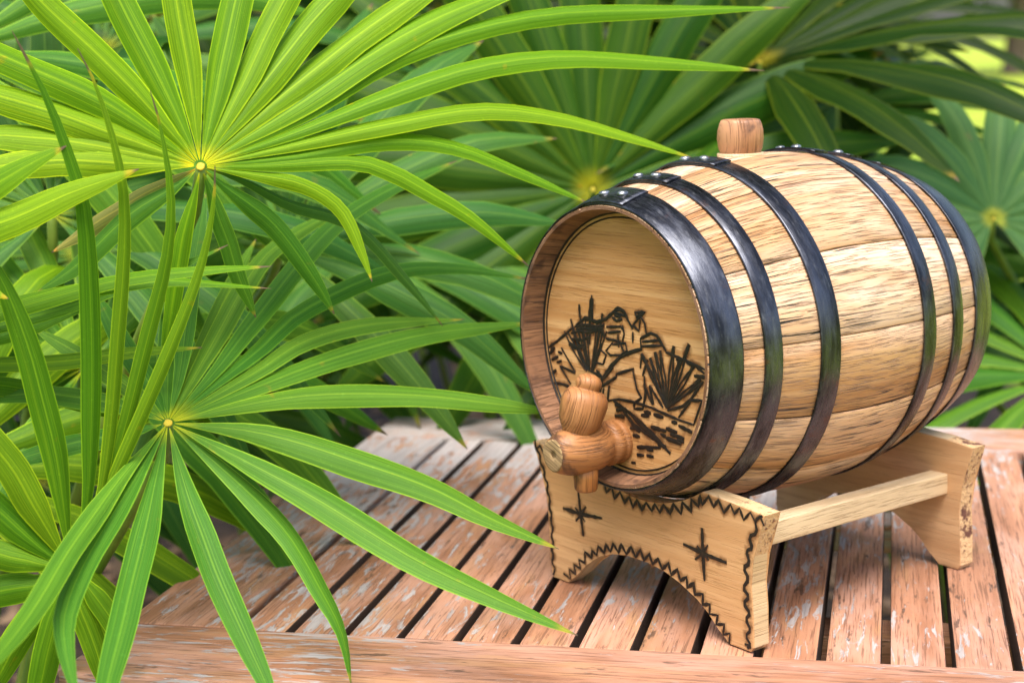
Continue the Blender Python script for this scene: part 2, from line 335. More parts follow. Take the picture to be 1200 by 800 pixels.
def grass():
    rs = random.Random(5); vs, fs = [], []
    n = 0
    while n < 26000:
        y = rs.uniform(2.2, 11); x = rs.uniform(0.8, 0.8 + y * 0.5)
        if ((x + .25) / 2.9) ** 2 + ((y - 2.2) / 3.5) ** 2 < 1: continue
        n += 1; a = rs.random() * 6.28; h = rs.uniform(.03, .075); w = rs.uniform(.002, .004) * (1 + y * .12); lx, ly = rs.uniform(-.03, .03), rs.uniform(-.03, .03); b = len(vs)
        dx, dy = math.cos(a) * w, math.sin(a) * w
        vs += [(x - dx, y - dy, 0), (x + dx, y + dy, 0), (x + dx * .6 + lx * .5, y + dy * .6 + ly * .5, h * .65), (x - dx * .6 + lx * .5, y - dy * .6 + ly * .5, h * .65), (x + lx, y + ly, h)]
        fs += [(b, b + 1, b + 2, b + 3), (b + 3, b + 2, b + 4)]
    o = mesh_obj('grass', vs, fs, M['grass']); o['kind'] = 'stuff'; o['label'] = 'short bright green lawn grass beyond the bed'; o['category'] = 'grass'
grass()

# ------------------------------------------------------------------ garden table
S = 0.045; TY = 0.2390; U0 = -0.5430
VFR, VF, VB, VBK = 0.992, 1.0958, 1.7123, 1.8150
vd = Vector((math.sin(TY), math.cos(TY), 0)); ud = Vector((vd.y, -vd.x, 0))
NG = 20; UL = U0 - 1.12 * S; UR = U0 + (NG + 2.15) * S
org = ud * ((UL + UR) / 2) + vd * ((VFR + VBK) / 2)
tbl = empty('garden_table', (org.x, org.y, 0), -TY, 'weathered reddish brown slatted wooden garden table under the small barrel', 'table')
uc, vc = (UL + UR) / 2, (VFR + VBK) / 2
TH = 0.030; GAP = 0.0066
def rail(name, u0, u1, v0, v1, axis, off, z0=TOP - 0.032, z1=TOP):
    b = box_bm(u0 - uc, u1 - uc, v0 - vc, v1 - vc, z0, z1, 0.0024, 2)
    return bm_obj(name, b, M['table'], tbl, axis, off)
g = 0.0006
rail('front_rail', UL, UR, VFR, VF - 0.0008, 0, 0.0)
rail('back_rail', UL, UR, VB + 0.0035, VBK, 0, 2.3)
rail('side_rail', UL, U0 + S - GAP / 2, VF, VB + 0.0028, 1, 4.1)
rail('side_rail', U0 + NG * S + GAP / 2, UR, VF, VB + 0.0028, 1, 5.7)
sbm = box_bm(-(S - GAP) / 2, (S - GAP) / 2, VF - vc, VB - vc, -TH, 0, 0.0015, 2)
sme = None
for k in range(1, NG):
    if sme is None:
        o = bm_obj('slat', sbm, [M['table'], M['gapshade']], tbl, 1, 0.0); sme = o.data
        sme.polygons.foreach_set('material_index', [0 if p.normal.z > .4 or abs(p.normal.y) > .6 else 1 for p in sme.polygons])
    else:
        o = bpy.data.objects.new('slat', sme); COL.objects.link(o); o.parent = tbl
    o.location = (U0 + (k + 0.5) * S - uc, 0, TOP - random.uniform(0.0, 0.0012) - 0.0004)
    o.rotation_euler = (0, random.uniform(-.008, .008), 0)
for v in (1.25, 1.56):
    bm_obj('cross_bar', box_bm(UL + .03 - uc, UR - .03 - uc, v - .022 - vc, v + .022 - vc, TOP - .062, TOP - .0325, .002), M['table'], tbl, 0, v)
for y0, y1 in ((VFR + .03, VFR + .052), (VBK - .052, VBK - .03)):
    bm_obj('apron', box_bm(UL + .07 - uc, UR - .07 - uc, y0 - vc, y1 - vc, TOP - .10, TOP - .0625, .002), M['table'], tbl, 0, y0)
for uu in (UL + .03, UR - .08):
    for vv in (VFR + .02, VBK - .07):
        bm_obj('leg', box_bm(uu - uc, uu + .05 - uc, vv - vc, vv + .05 - vc, 0.0, TOP - .0325, .003), M['table'], tbl, 2, uu + vv)

# ------------------------------------------------------------------ barrel
AZ = 0.9274; AX = Vector((math.sin(AZ), math.cos(AZ), 0)); SD = Vector((AX.y, -AX.x, 0))
LEN = 0.3175; RB, RE = 0.1351, 0.1066
BF = Vector((0.0716, 1.1683, 0.2143 + TOP))            # centre of the front rim
BC = BF + AX * LEN / 2
CZ = 0.2143                                            # axis above the table
bar = empty('oak_barrel', (BC.x, BC.y, TOP), -AZ, 'small oak barrel with six dark steel hoops and a burnt agave drawing', 'barrel')
# local frame: x = across, y = along the axis (front rim at -LEN/2), z from the table
def prof(y): return RB - (RB - RE) * abs(2 * y / LEN) ** 2
def plane_loc(px, py, t):
    p = onplane(px, py, BF + AX * t, AX); d = p - BC
    return Vector((d.dot(SD), t - LEN / 2, p.z - TOP))
NS = 14; rs = random.Random(21)
cuts = [0.0]
wts = [rs.uniform(0.82, 1.2) for _ in range(NS)]
tot = sum(wts)
for w in wts: cuts.append(cuts[-1] + w / tot * 2 * math.pi)
PH = 0.115
for i in range(NS):
    a0, a1 = cuts[i] + PH, cuts[i + 1] + PH; NL, NA = 18, 7
    vs, uv, fs, fm = [], [], [], []
    dr = rs.uniform(-.0004, .0005)
    for j in range(NL + 1):
        y = -LEN / 2 + LEN * j / NL; ro = prof(y) + dr * (1 - (2 * y / LEN) ** 6)
        for k in range(NA):
            f = k / (NA - 1); aa = a0 + (a1 - a0) * f
            aa += (0.0016 if k == 0 else -0.0016 if k == NA - 1 else 0)
            r = ro - (0.0011 if k in (0, NA - 1) else 0)
            if k == 1: aa = a0 + 0.010
            if k == NA - 2: aa = a1 - 0.010
            vs.append((r * math.sin(aa), y, CZ + r * math.cos(aa))); uv.append((y, aa * RB))
    n1 = len(vs)
    for j in range(NL + 1):
        y = -LEN / 2 + LEN * j / NL; th = 0.0125
        e = LEN / 2 - abs(y)
        if e < 0.001: th = 0.0028                      # the chime is bevelled on the inside
        ri = prof(y) - th
        for k in range(NA):
            aa = a0 + (a1 - a0) * k / (NA - 1) + (0.0016 if k == 0 else -0.0016 if k == NA - 1 else 0)
            vs.append((ri * math.sin(aa), y, CZ + ri * math.cos(aa))); uv.append((y + .5, aa * RB))
    def q(a, b, c, d, m): fs.append((a, b, c, d)); fm.append(m)
    for j in range(NL):
        for k in range(NA - 1):
            b = j * NA + k
            q(b, b + 1, b + NA + 1, b + NA, 0); q(n1 + b, n1 + b + NA, n1 + b + NA + 1, n1 + b + 1, 1)
        b = j * NA; q(b, b + NA, n1 + b + NA, n1 + b, 1); b += NA - 1; q(b, n1 + b, n1 + b + NA, b + NA, 1)
    for k in range(NA - 1):
        q(k, n1 + k, n1 + k + 1, k + 1, 1); b = NL * NA + k; q(b, b + 1, n1 + b + 1, n1 + b, 1)
    o = mesh_obj('stave', vs, fs, [M['oak'], M['chime']], bar, uv, False, fm)
    sm = [False] * len(fs)
    for idx, m in enumerate(fm):
        if m == 0: sm[idx] = True
    o.data.polygons.foreach_set('use_smooth', sm)

def head(yc, sgn):
    R = prof(yc) - 0.0118; seg = 64; vs, fs, uv = [], [], []
    for lay, (yy, rr) in enumerate(((yc, R - .0012), (yc + sgn * .0012, R), (yc + sgn * .010, R))):
        for k in range(seg):
            th = 6.28318 * k / seg; vs.append((rr * math.sin(th), yy, CZ + rr * math.cos(th))); uv.append((rr * math.sin(th), rr * math.cos(th)))
    for l in range(2):
        for k in range(seg):
            k2 = (k + 1) % seg; fs.append((l * seg + k, l * seg + k2, (l + 1) * seg + k2, (l + 1) * seg + k))
    fs.append(tuple(range(seg))); fs.append(tuple(2 * seg + k for k in range(seg)))
    return mesh_obj('barrel_head', vs, fs, M['head'], bar, uv)
HT = 0.0185                                            # recess of the head
hd = head(-LEN / 2 + HT, 1); head(LEN / 2 - HT, -1)
def ring(name, y, R, r, mat, parent, seg=72, rs_=8):
    vs, fs = [], []
    for k in range(seg):
        th = 6.28318 * k / seg; rr = r * (1 + .35 * noise.noise(Vector((k * .4, R * 90, 0))))
        for m in range(rs_):
            ph = 6.28318 * m / rs_; R2 = R + rr * math.cos(ph); vs.append((R2 * math.sin(th), y + rr * math.sin(ph), CZ + R2 * math.cos(th)))
    for k in range(seg):
        for m in range(rs_):
            fs.append((k * rs_ + m, k * rs_ + (m + 1) % rs_, ((k + 1) % seg) * rs_ + (m + 1) % rs_, ((k + 1) % seg) * rs_ + m))
    return mesh_obj(name, vs, fs, mat, parent, None, True)
ring('head_seam', -LEN / 2 + HT - .0004, prof(-LEN / 2 + HT) - .0128, .0011, M['burn'], hd)
ring('head_seam', -LEN / 2 + HT - .0004, prof(-LEN / 2 + HT) - .0165, .0007, M['burn'], hd)

# hoops with riveted overlaps
HOOPS = [(0.0004, 0.025), (0.0423, 0.0563), (0.0894, 0.1069), (0.1998, 0.2155), (0.2429, 0.2582), (0.2831, 0.3171)]
RV = [(-0.13, 0.055), (-0.14, 0.02), (-0.13, 0.03), (-0.15, -0.02), (-0.12, 0.03), (-0.16, -0.02)]
for hi, (t0, t1) in enumerate(HOOPS):
    y0, y1 = t0 - LEN / 2, t1 - LEN / 2; seg = 120; T = 0.0015
    vs, fs, uv = [], [], []
    a_start = -0.24; span = 2 * math.pi + 0.42          # overlaps itself at the top
    sec = [(0.0, 0.0), (0.0, .75), (.05, 1.0), (.35, 1.06), (.65, 1.06), (.95, 1.0), (1.0, .75), (1.0, 0.0)]
    for k in range(seg + 1):
        aa = a_start + span * k / seg
        lift = 0.0003 + 0.0017 * max(0.0, min(1.0, (aa - a_start - 2 * math.pi + 0.06) / 0.06))
        jy = 0.0005 * noise.noise(Vector((math.cos(aa) * 1.7 + hi * 5, math.sin(aa) * 1.7, 0)))
        jr = 0.0003 * noise.noise(Vector((math.cos(aa) * 4 + hi * 3, math.sin(aa) * 4, 5)))
        for (s, h) in sec:
            y = y0 + (y1 - y0) * s + jy; r = prof(y) + lift + jr + 0.0004 + (T * h if h else -0.0002)
            vs.append((r * math.sin(aa), y, CZ + r * math.cos(aa))); uv.append((aa * RB, y))
    m = len(sec)
    for k in range(seg):
        for s in range(m - 1):
            b = k * m + s; fs.append((b, b + 1, b + m + 1, b + m))
        fs.append((k * m + m - 1, k * m, (k + 1) * m, (k + 1) * m + m - 1))
    fs.append(tuple(range(m))); fs.append(tuple(seg * m + s for s in range(m))[::-1])
    ho = mesh_obj('hoop', vs, fs, M['steel'], bar, uv)
    bm = bmesh.new(); bm.from_mesh(ho.data); bmesh.ops.recalc_face_normals(bm, faces=bm.faces[:]); bm.to_mesh(ho.data); bm.free()
    ho.data.polygons.foreach_set('use_smooth', [len(p.vertices) == 4 for p in ho.data.polygons])
    for ra in RV[hi]:
        yc = (y0 + y1) / 2; r = prof(yc) + 0.0038; pos = Vector((r * math.sin(ra), yc, CZ + r * math.cos(ra)))
        rot = Matrix.Rotation(ra, 3, 'Y')
        o = lathe('rivet', [(-.0008, .0042), (.0006, .0042), (.0017, .0033), (.0023, .0017), (.0024, .0004)], M['rivet'], ho, seg=14, origin=pos, wob=.25, seed=hi + ra, tilt=rot)
# bung
by = 0.1455 - LEN / 2
bg_ = lathe('bung', [(0, .0148), (.002, .0150), (.0032, .0158), (.008, .0175), (.015, .0183), (.022, .0177), (.0275, .0162), (.0295, .0152), (.0302, .0135), (.0302, .006)], M['turned'], bar, origin=(-.004, by, CZ + prof(by) - .003), wob=.05, seed=3)
lathe('bung_seat', [(0, .0185), (.0035, .0185), (.004, .0178), (.004, .012)], M['rawwood'], bar, origin=(-.004, by, CZ + prof(by) - .003), seg=28)

# wooden tap
tp = plane_loc(725, 516, HT)
tap = lathe('tap', [(-.004, .0145), (.0, .0165), (.002, .0176), (.0045, .0172), (.0058, .0163), (.0072, .0172), (.010, .0174), (.0125, .0172), (.0138, .0158), (.0160, .0152), (.018, .0162), (.025, .0182), (.033, .0192), (.042, .0190), (.051, .0176), (.058, .0155), (.0625, .0134), (.0645, .0122)], M['turned'], bar, 'Y', 32, tp, .05, 11)
lathe('tap_mouth', [(.0645, .0122), (.0652, .0119), (.0654, .0105), (.0648, .0050), (.0646, .0022), (.0580, .0020)], M['endgrain'], tap, 'Y', 24, tp, .12, 4)
key = tp + Vector((0.0, -.0455, 0))
tlt = Matrix.Rotation(math.radians(5), 3, 'Y') @ Matrix.Rotation(math.radians(-15), 3, 'X')
lathe('tap_handle', [(.012, .011), (.0165, .0122), (.019, .0140), (.024, .0165), (.031, .0176), (.038, .0178), (.0425, .0168), (.0465, .0138), (.0478, .0102), (.0482, .0088), (.0490, .0090), (.0515, .0100), (.0545, .0099), (.0575, .0078), (.0595, .0035)], M['turned'], tap, 'Z', 28, key, .05, 7, tlt)
lathe('tap_peg', [(-.032, .0045), (-.0315, .0078), (-.030, .0088), (-.022, .0095), (-.012, .0098)], M['turned'], tap, 'Z', 22, key + Vector((.004, .0085, 0)), .05, 9)

# ---- burnt strokes: real ribbons on a plane
def ribbons(name, strokes, y, mat, parent, lift, wscale=1.0, conv=None, halo=False, seed=1):
    """strokes: (points, width in m); points lie in the x/z plane of the parent at y"""
    rs = random.Random(seed); vs, fs, uv = [], [], []
    for pts, w in strokes:
        P = [Vector((p[0], p[1])) for p in pts]
        # resample
        Q = []
        for i in range(len(P) - 1):
            L = (P[i + 1] - P[i]).length; n = max(1, int(L / 0.0028))
            for k in range(n): Q.append(P[i].lerp(P[i + 1], k / n))
        Q.append(P[-1]); n = len(Q); b0 = len(vs)
        y += -0.0000015
        for i, pnt in enumerate(Q):
            tn = (Q[min(n - 1, i + 1)] - Q[max(0, i - 1)]); tn = tn.normalized() if tn.length > 0 else Vector((1, 0))
            nn = Vector((-tn.y, tn.x)); f = i / max(1, n - 1)
            ww = w * wscale * (rs.uniform(.75, 1.25)) * (0.45 + 0.55 * min(1, 4 * f + .25) * min(1, 4 * (1 - f) + .25)) / 2
            for s in (-1, 0, 1):
                pp = pnt + nn * ww * s
                vs.append((pp.x, y - lift - (0.00025 if s == 0 and not halo else 0), pp.y)); uv.append((s, f))
        for i in range(n - 1):
            b = b0 + i * 3
            fs += [(b, b + 1, b + 4, b + 3), (b + 1, b + 2, b + 5, b + 4)]
        if n > 1:
            b = b0; fs.append((b, b + 2, b + 1)); b = b0 + (n - 1) * 3; fs.append((b, b + 1, b + 2))
    return mesh_obj(name, vs, fs, mat, parent, uv)
W1 = 0.0019
def R3(*p): return [(630 + a * .175, 330 + b * .175) for a, b in p]
def R4(*p): return [(690 + a * .1625, 430 + b * .1625) for a, b in p]
DRAW = []
def d(pts, w=1.0): DRAW.append((pts, w))
d(R3((75, 440), (130, 400), (190, 350), (230, 310)), 1.5)
for a in (((225, 250), (240, 330), (330, 600)), ((280, 150), (290, 270), (345, 600)), ((435, 210), (425, 300), (370, 600)), ((180, 330), (230, 440), (320, 590)), ((205, 340), (250, 420), (335, 590)),
          ((260, 285), (300, 420), (345, 590)), ((320, 250), (338, 400), (352, 590)), ((400, 265), (385, 420), (362, 600)), ((445, 275), (420, 430), (370, 600)), ((465, 330), (410, 490), (372, 600)),
          ((240, 300), (285, 460), (340, 590)), ((300, 260), (325, 440), (350, 590)), ((420, 280), (395, 430), (362, 590))): d(R3(*a), 1.15)
for a in (((365, 90), (352, 240), (350, 420)), ((358, 110), (345, 250)), ((370, 110), (368, 260)), ((280, 150), (286, 240)), ((222, 250), (238, 300)), ((436, 215), (432, 265))): d(R3(*a), 2.2)
for a in (((210, 420), (260, 435), (315, 422)), ((235, 380), (300, 390), (350, 370)), ((225, 345), (280, 330), (330, 340), (400, 330)), ((250, 300), (320, 290), (400, 300), (450, 290)), ((215, 400), (250, 445), (300, 440)), ((330, 320), (440, 330), (450, 380)), ((260, 315), (440, 312))): d(R3(*a), 2.4)
d(R3((260, 290), (320, 243), (400, 270), (460, 250), (500, 212), (540, 175), (580, 200), (610, 262), (640, 315)), 2.0)
for a in (((500, 235), (530, 262), (570, 250)), ((508, 205), (550, 215), (585, 230)), ((515, 225), (560, 235)), ((530, 190), (560, 195))): d(R3(*a), 2.8)
d(R3((650, 205), (720, 203), (690, 232), (640, 290), (680, 330), (690, 250)), 1.3); d(R3((655, 212), (665, 235), (700, 215)), 2.6)
d(R3((692, 232), (720, 280), (730, 350)), 1.3); d(R3((690, 380), (760, 345), (800, 360), (830, 410), (862, 462)), 1.8)
d(R3((690, 380), (697, 450), (640, 467), (560, 500), (500, 560), (430, 650), (415, 686)), 2.0)
for a in (((700, 402), (820, 392)), ((700, 432), (832, 428)), ((640, 335), (640, 410)), ((570, 290), (582, 350), (570, 405)), ((462, 302), (560, 300), (570, 320)), ((470, 342), (560, 332)), ((460, 380), (560, 402)), ((500, 420), (590, 410), (602, 460), (560, 490), (490, 492), (460, 462), (505, 405)), ((540, 350), (545, 440)), ((560, 420), (580, 470)),
          ((402, 450), (390, 540), (440, 552), (462, 490), (420, 450)), ((160, 440), (255, 605)), ((270, 470), (332, 590)), ((150, 560), (225, 685)), ((160, 565), (255, 612)), ((395, 590), (440, 640), (430, 690)), ((700, 480), (690, 580)), ((740, 520), (705, 630))): d(R3(*a), 1.25)
for a in (((78, 482), (112, 455)), ((95, 522), (142, 500)), ((100, 612), (128, 590)), ((90, 455), (120, 440)), ((130, 540), (165, 528)), ((140, 470), (170, 480)), ((105, 680), (170, 686), (215, 700))): d(R3(*a), 1.7)
cx, cy = 782.6, 478
for tx, ty in ((762, 419), (774, 410), (790, 405), (808, 403), (815, 426), (752, 414), (798, 418), (768, 412), (822, 444)):
    for o in (-2.2, 2.2):
        mxp, myp = tx * .55 + cx * .45 + o, ty * .55 + cy * .45 + o * .4
        d([(tx, ty), (mxp, myp), (cx + o * .3, cy)], 1.1)
    d([(tx, ty), (tx * .8 + cx * .2, ty * .8 + cy * .2)], 2.0)
d(R3((860, 470), (1000, 530), (1135, 592)), 1.5); d(R3((1000, 545), (1060, 560), (1120, 615)), 1.5); d(R3((930, 520), (1000, 520)), 1.6); d(R3((1050, 630), (1130, 640)), 1.8)
for a in (((320, 20), (350, 160), (382, 220), (330, 262), (330, 300), (392, 300), (412, 200), (402, 60)), ((330, 10), (202, 50), (200, 72), (110, 130), (60, 150)), ((0, 20), (60, 50), (110, 80), (180, 0)),
          ((100, 120), (62, 240), (40, 300)), ((150, 130), (140, 225), (80, 370)), ((112, 150), (92, 250), (60, 380)), ((84, 160), (60, 250)), ((130, 240), (100, 330), (70, 380)),
          ((110, 245), (220, 230), (330, 252), (450, 290), (560, 340), (660, 382), (762, 416)), ((760, 412), (820, 240), (740, 240), (650, 362)), ((570, 312), (680, 282), (740, 230), (830, 102)), ((570, 292), (700, 200), (826, 112)),
          ((462, 270), (400, 120)), ((540, 292), (440, 130)), ((560, 282), (450, 20)), ((440, 130), (470, 270))): d(R4(*a), 1.45)
for a in (((180, 240), (300, 330), (372, 390), (480, 500), (592, 622)), ((230, 280), (330, 420), (500, 532), (592, 622)), ((300, 330), (360, 400), (490, 520))): d(R4(*a), 2.0)
for a in (((190, 350), (262, 355)), ((200, 310), (272, 300)), ((310, 410), (372, 470)), ((350, 575), (522, 580)), ((320, 490), (372, 500)), ((450, 430), (562, 462)), ((470, 340), (542, 362)), ((400, 320), (452, 332)), ((560, 440), (642, 470)), ((590, 480), (692, 516)), ((560, 510), (672, 552)), ((650, 420), (750, 470)), ((600, 395), (642, 402)), ((350, 630), (402, 636)), ((420, 635), (472, 646)), ((310, 685), (342, 690)), ((500, 552), (562, 572)), ((190, 270), (240, 285)), ((300, 440), (340, 440)), ((440, 470), (480, 500)), ((520, 480), (560, 500)), ((380, 345), (440, 352)), ((640, 520), (690, 540)), ((420, 590), (470, 600))): d(R4(*a), 2.0)
yh = -LEN / 2 + HT
def conv(p):
    v = plane_loc(p[0], p[1], HT); return (v.x, v.z)
RH = prof(yh) - .0148
strokes = []
for pts, w in DRAW:
    cp = []
    for p in pts:
        x, z = conv(p); r = math.hypot(x, z - CZ)
        if r > RH: x, z = x * RH / r, CZ + (z - CZ) * RH / r
        cp.append((x, z))
    strokes.append((cp, (w if w < 2.1 else 1.6) * .0016))
ribbons('scorch_shade', strokes, yh, M['scorch'], hd, .00015, 3.6, halo=True)
ribbons('burnt_drawing', strokes, yh, M['burn'], hd, .00035)

# ------------------------------------------------------------------ barrel stand (cradle)
TS = 0.0302; ST = 0.0165; T2 = 0.287
std = empty('barrel_stand', (BC.x, BC.y, TOP), -AZ, 'pale wooden cradle with burnt zigzag border and stars under the barrel', 'barrel stand')
def outline(t, sx, wavy, seed):
    L_ = [(-0.1361, 0.1133), (-0.1245, 0.0911), (-0.1187, 0.0687), (-0.1155, 0.0473), (-0.1165, 0.0146), (-0.1150, 0.0020), (-0.1130, 0.0)]
    Bm = [(-0.094, 0.0), (-0.0832, 0.0085), (-0.0696, 0.0226), (-0.053, 0.0337), (-0.037, 0.0396), (-0.0185, 0.0415), (0.0066, 0.0415), (0.025, 0.0390), (0.042, 0.0353), (0.0614, 0.0268), (0.0713, 0.0190), (0.0828, 0.0085), (0.0935, 0.0)]
    R_ = [(0.1155, 0.0), (0.1190, 0.0040), (0.1180, 0.0309), (0.1165, 0.0506), (0.1185, 0.0726), (0.1285, 0.0990), (0.1310, 0.1060)]
    y = t - LEN / 2; rr = prof(y if abs(y) < abs(y + ST) else y + ST) + 0.0028
    rr = max(prof(t - LEN / 2), prof(t + ST - LEN / 2)) + 0.0028
    a0 = math.acos(min(1, (CZ - 0.1105) / rr)); top = []
    for k in range(15):
        a = a0 - 2 * a0 * k / 14; top.append((rr * math.sin(a), CZ - rr * math.cos(a)))
    pts = L_ + Bm + R_ + [(0.100, .1085)] + top + [(-.105, .1120)]
    return [(x * sx, z) for x, z in pts], L_, Bm, R_, top
def board(t, sx, name, mats, off):
    pts, *_ = outline(t, sx, 0, 0)
    bm = bmesh.new(); y0 = t - LEN / 2
    f = [bm.verts.new((x, y0, z)) for x, z in pts]; b = [bm.verts.new((x * 1.0, y0 + ST, z)) for x, z in pts]
    n = len(f); bm.faces.new(f); bm.faces.new(b[::-1]); sides = []
    for k in range(n):
        fc = bm.faces.new((f[k], b[k], b[(k + 1) % n], f[(k + 1) % n])); sides.append(fc)
        x = (pts[k][0] + pts[(k + 1) % n][0]) / 2; z = (pts[k][1] + pts[(k + 1) % n][1]) / 2
        fc.material_index = 2 if (abs(x) > .112 * sx and z > .085) or (name and abs(x) > .11 * sx and z > .005) else 1
    es = [e for e in bm.edges if len(e.link_faces) == 2 and abs(e.verts[0].co.y - e.verts[1].co.y) < 1e-6]
    bmesh.ops.bevel(bm, geom=es, offset=.0012, segments=2, affect='EDGES', profile=.6)
    return bm_obj('end_board', bm, mats, std, 0, off)
fb = board(TS, 1.0, False, [M['stand'], M['rawwood'], M['bark']], 0.0)
rb_ = board(T2, 0.88, True, [M['stand'], M['rawwood'], M['bark']], 3.3)
def bar_between(p, q, w, h, off):
    p, q = Vector(p), Vector(q); L = (q - p).length
    bm = box_bm(-w / 2, w / 2, 0, L, -h / 2, h / 2, .0012)
    dr = (q - p).normalized(); R = dr.to_track_quat('Y', 'Z').to_matrix()
    me_o = bm_obj('stretcher', bm, M['rawwood'], std, 1, off)
    me_o.matrix_local = Matrix.Translation(p) @ R.to_4x4(); return me_o
ys0, ys1 = TS + ST - LEN / 2, T2 - LEN / 2
bar_between((.108, ys0 - .004, .085), (.081, ys1 + .004, .071), .018, .017, .3)
bar_between((-.106, ys0 - .004, .085), (-.088, ys1 + .004, .072), .018, .017, 1.3)
# burnt border and stars on the front board
pts, L_, Bm, R_, top = outline(TS, 1.0, 0, 0)
def zig(path, pitch, amp, inset, side, seed, sharp=True):
    rs = random.Random(seed); P = [Vector(p) for p in path]; out = []; acc = 0; sgn = 1; nxt = 0.0
    for i in range(len(P) - 1):
        d_ = P[i + 1] - P[i]; L = d_.length; tn = d_ / L; nn = Vector((-tn.y, tn.x)) * side
        while nxt <= acc + L:
            p = P[i] + tn * (nxt - acc); o_ = inset + (amp if sgn > 0 else 0) * rs.uniform(.75, 1.2)
            out.append(p + nn * o_); sgn = -sgn; nxt += pitch * rs.uniform(.8, 1.25)
        acc += L
    if not sharp:                                    # soften into a wave
        o2 = [out[0]]
        for i in range(len(out) - 1): o2 += [out[i].lerp(out[i + 1], .25), out[i].lerp(out[i + 1], .75)]
        out = o2 + [out[-1]]
    return [(p.x, p.y) for p in out]
SW = .0028
ST_ = []
ST_.append((zig(L_, .0062, .0040, .0012, 1, 1, False), SW)); ST_.append((zig(Bm, .0046, .0066, .0010, 1, 2), SW))
ST_.append((zig(R_, .0062, .0062, .0018, 1, 3, False), SW)); ST_.append((zig([R_[-1], (.100, .1085)] + top, .0052, .0070, .0014, 1, 4), SW)); ST_.append((zig([(-.055, .1105), (-.105, .1120), L_[0]], .006, .006, .0014, 1, 6), SW))
ST_.append((zig(R_, .0062, .003, .0014, 1, 3, False)[:3], SW))
def sp(px, py):
    v = plane_loc(px, py, TS); return (v.x, v.z)
for star in ([((678, 576), (681, 604), (684, 628)), ((660, 595), (681, 602), (706, 607)), ((674, 594), (681, 603), (686, 611)), ((687, 593), (681, 603), (675, 610))],
             [((823, 618), (824, 648), (826, 680)), ((801, 637), (824, 648), (852, 659)), ((817, 639), (824, 648), (831, 656)), ((830, 638), (824, 648), (815, 655))]):
    for k, s in enumerate(star): ST_.append(([sp(*p) for p in s], (SW * 1.15 if k < 2 else SW * .8)))
yb = TS - LEN / 2
ribbons('scorch_shade', ST_, yb, M['scorch'], fb, .00015, 3.4, halo=True, seed=4)
ribbons('burnt_border', ST_, yb, M['burn'], fb, .00035, seed=5)

# ------------------------------------------------------------------ fan palms
def catmull(P, n):
    P = [Vector(p) for p in P]
    if len(P) == 2: P = [P[0], P[0].lerp(P[1], .5), P[1]]
    ext = [P[0] * 2 - P[1]] + P + [P[-1] * 2 - P[-2]]
    out = []
    segl = [(P[i + 1] - P[i]).length for i in range(len(P) - 1)]; tot = sum(segl)
    cum = [0]
    for s in segl: cum.append(cum[-1] + s)
    for k in range(n + 1):
        x = tot * k / n; i = 0
        while i < len(segl) - 1 and x > cum[i + 1]: i += 1
        t = (x - cum[i]) / segl[i]; a, b, c, e = ext[i], ext[i + 1], ext[i + 2], ext[i + 3]
        out.append(0.5 * ((2 * b) + (c - a) * t + (2 * a - 5 * b + 4 * c - e) * t * t + (3 * b - a - 3 * c + e) * t ** 3))
    return out, tot
def leaflet(pts, wmax, nrm, parent, base, color, fold=0.35, n=12, rise=0.38, twist=0.0, blunt=1.0, w0=.0006):
    P, L = catmull(pts, n); vs, uv, fs = [], [], []; sd0 = pts[-1][0] * 91.7 + pts[-1][2] * 37.3
    for i, p in enumerate(P):
        v = i / n
        wv = noise.noise(Vector((v * 5, sd0, 0))); wv2 = noise.noise(Vector((v * 4, sd0, 7)))
        T = (P[min(n, i + 1)] - P[max(0, i - 1)]).normalized()
        Sd = T.cross(nrm); Sd = Sd.normalized() if Sd.length > 1e-4 else Vector((1, 0, 0)); Nn = Sd.cross(T)
        a = twist * v; Sd, Nn = Sd * math.cos(a) + Nn * math.sin(a), Nn * math.cos(a) - Sd * math.sin(a)
        x = min(1.0, v / rise); w = wmax * (x * (1.25 - 0.25 * x * x) if x < 1 else 1.0)
        if v > .5: w *= max(0.0, 1 - ((v - .5) / .5) ** (2.2 * blunt)) ** .9
        w = max(w, w0) / 2
        fd = fold * (1.0 if v < rise else 1 - .45 * (v - rise) / (1 - rise))
        for s in (-1, -.5, 0, .5, 1):
            off = -fd * abs(s) * (1 + .7 * wv * s) + (0.10 * (abs(s) == .5)) + .28 * wv2 * s * min(1, v * 3)
            q = p + Sd * (w * (s * (1 - .12 * fd) + .10 * wv * min(1, v * 3))) + Nn * (w * (off + fd * .5))
            vs.append(q - base); uv.append((s, v))
    for i in range(n):
        for k in range(4):
            b = i * 5 + k; fs.append((b, b + 1, b + 6, b + 5))
    if blunt < .8: uv = [(a_, b_ if b_ < .7 else .7 + (b_ - .7) * 1.12) for a_, b_ in uv]
    o = mesh_obj('leaflet', vs, fs, M['leaf'], parent, uv, True); o.color = (*color, 1); return o
def tube(name, pts, r0, r1, mat, parent, base, n=14, seg=8, flat=1.0):
    P, L = catmull(pts, n); vs, fs, uv = [], [], []
    ref = Vector((0.3, -1, 0.2)).normalized()
    for i, p in enumerate(P):
        T = (P[min(n, i + 1)] - P[max(0, i - 1)]).normalized(); A = T.cross(ref).normalized(); B_ = A.cross(T); r = r0 + (r1 - r0) * i / n
        for k in range(seg):
            th = 6.28318 * k / seg; vs.append(p + A * r * math.cos(th) + B_ * r * flat * math.sin(th) - base); uv.append((i / n, k / seg))
    for i in range(n):
        for k in range(seg): fs.append((i * seg + k, i * seg + (k + 1) % seg, (i + 1) * seg + (k + 1) % seg, (i + 1) * seg + k))
    fs.append(tuple(range(seg))); fs.append(tuple(n * seg + k for k in range(seg)))
    return mesh_obj(name, vs, fs, mat, parent, uv, True)
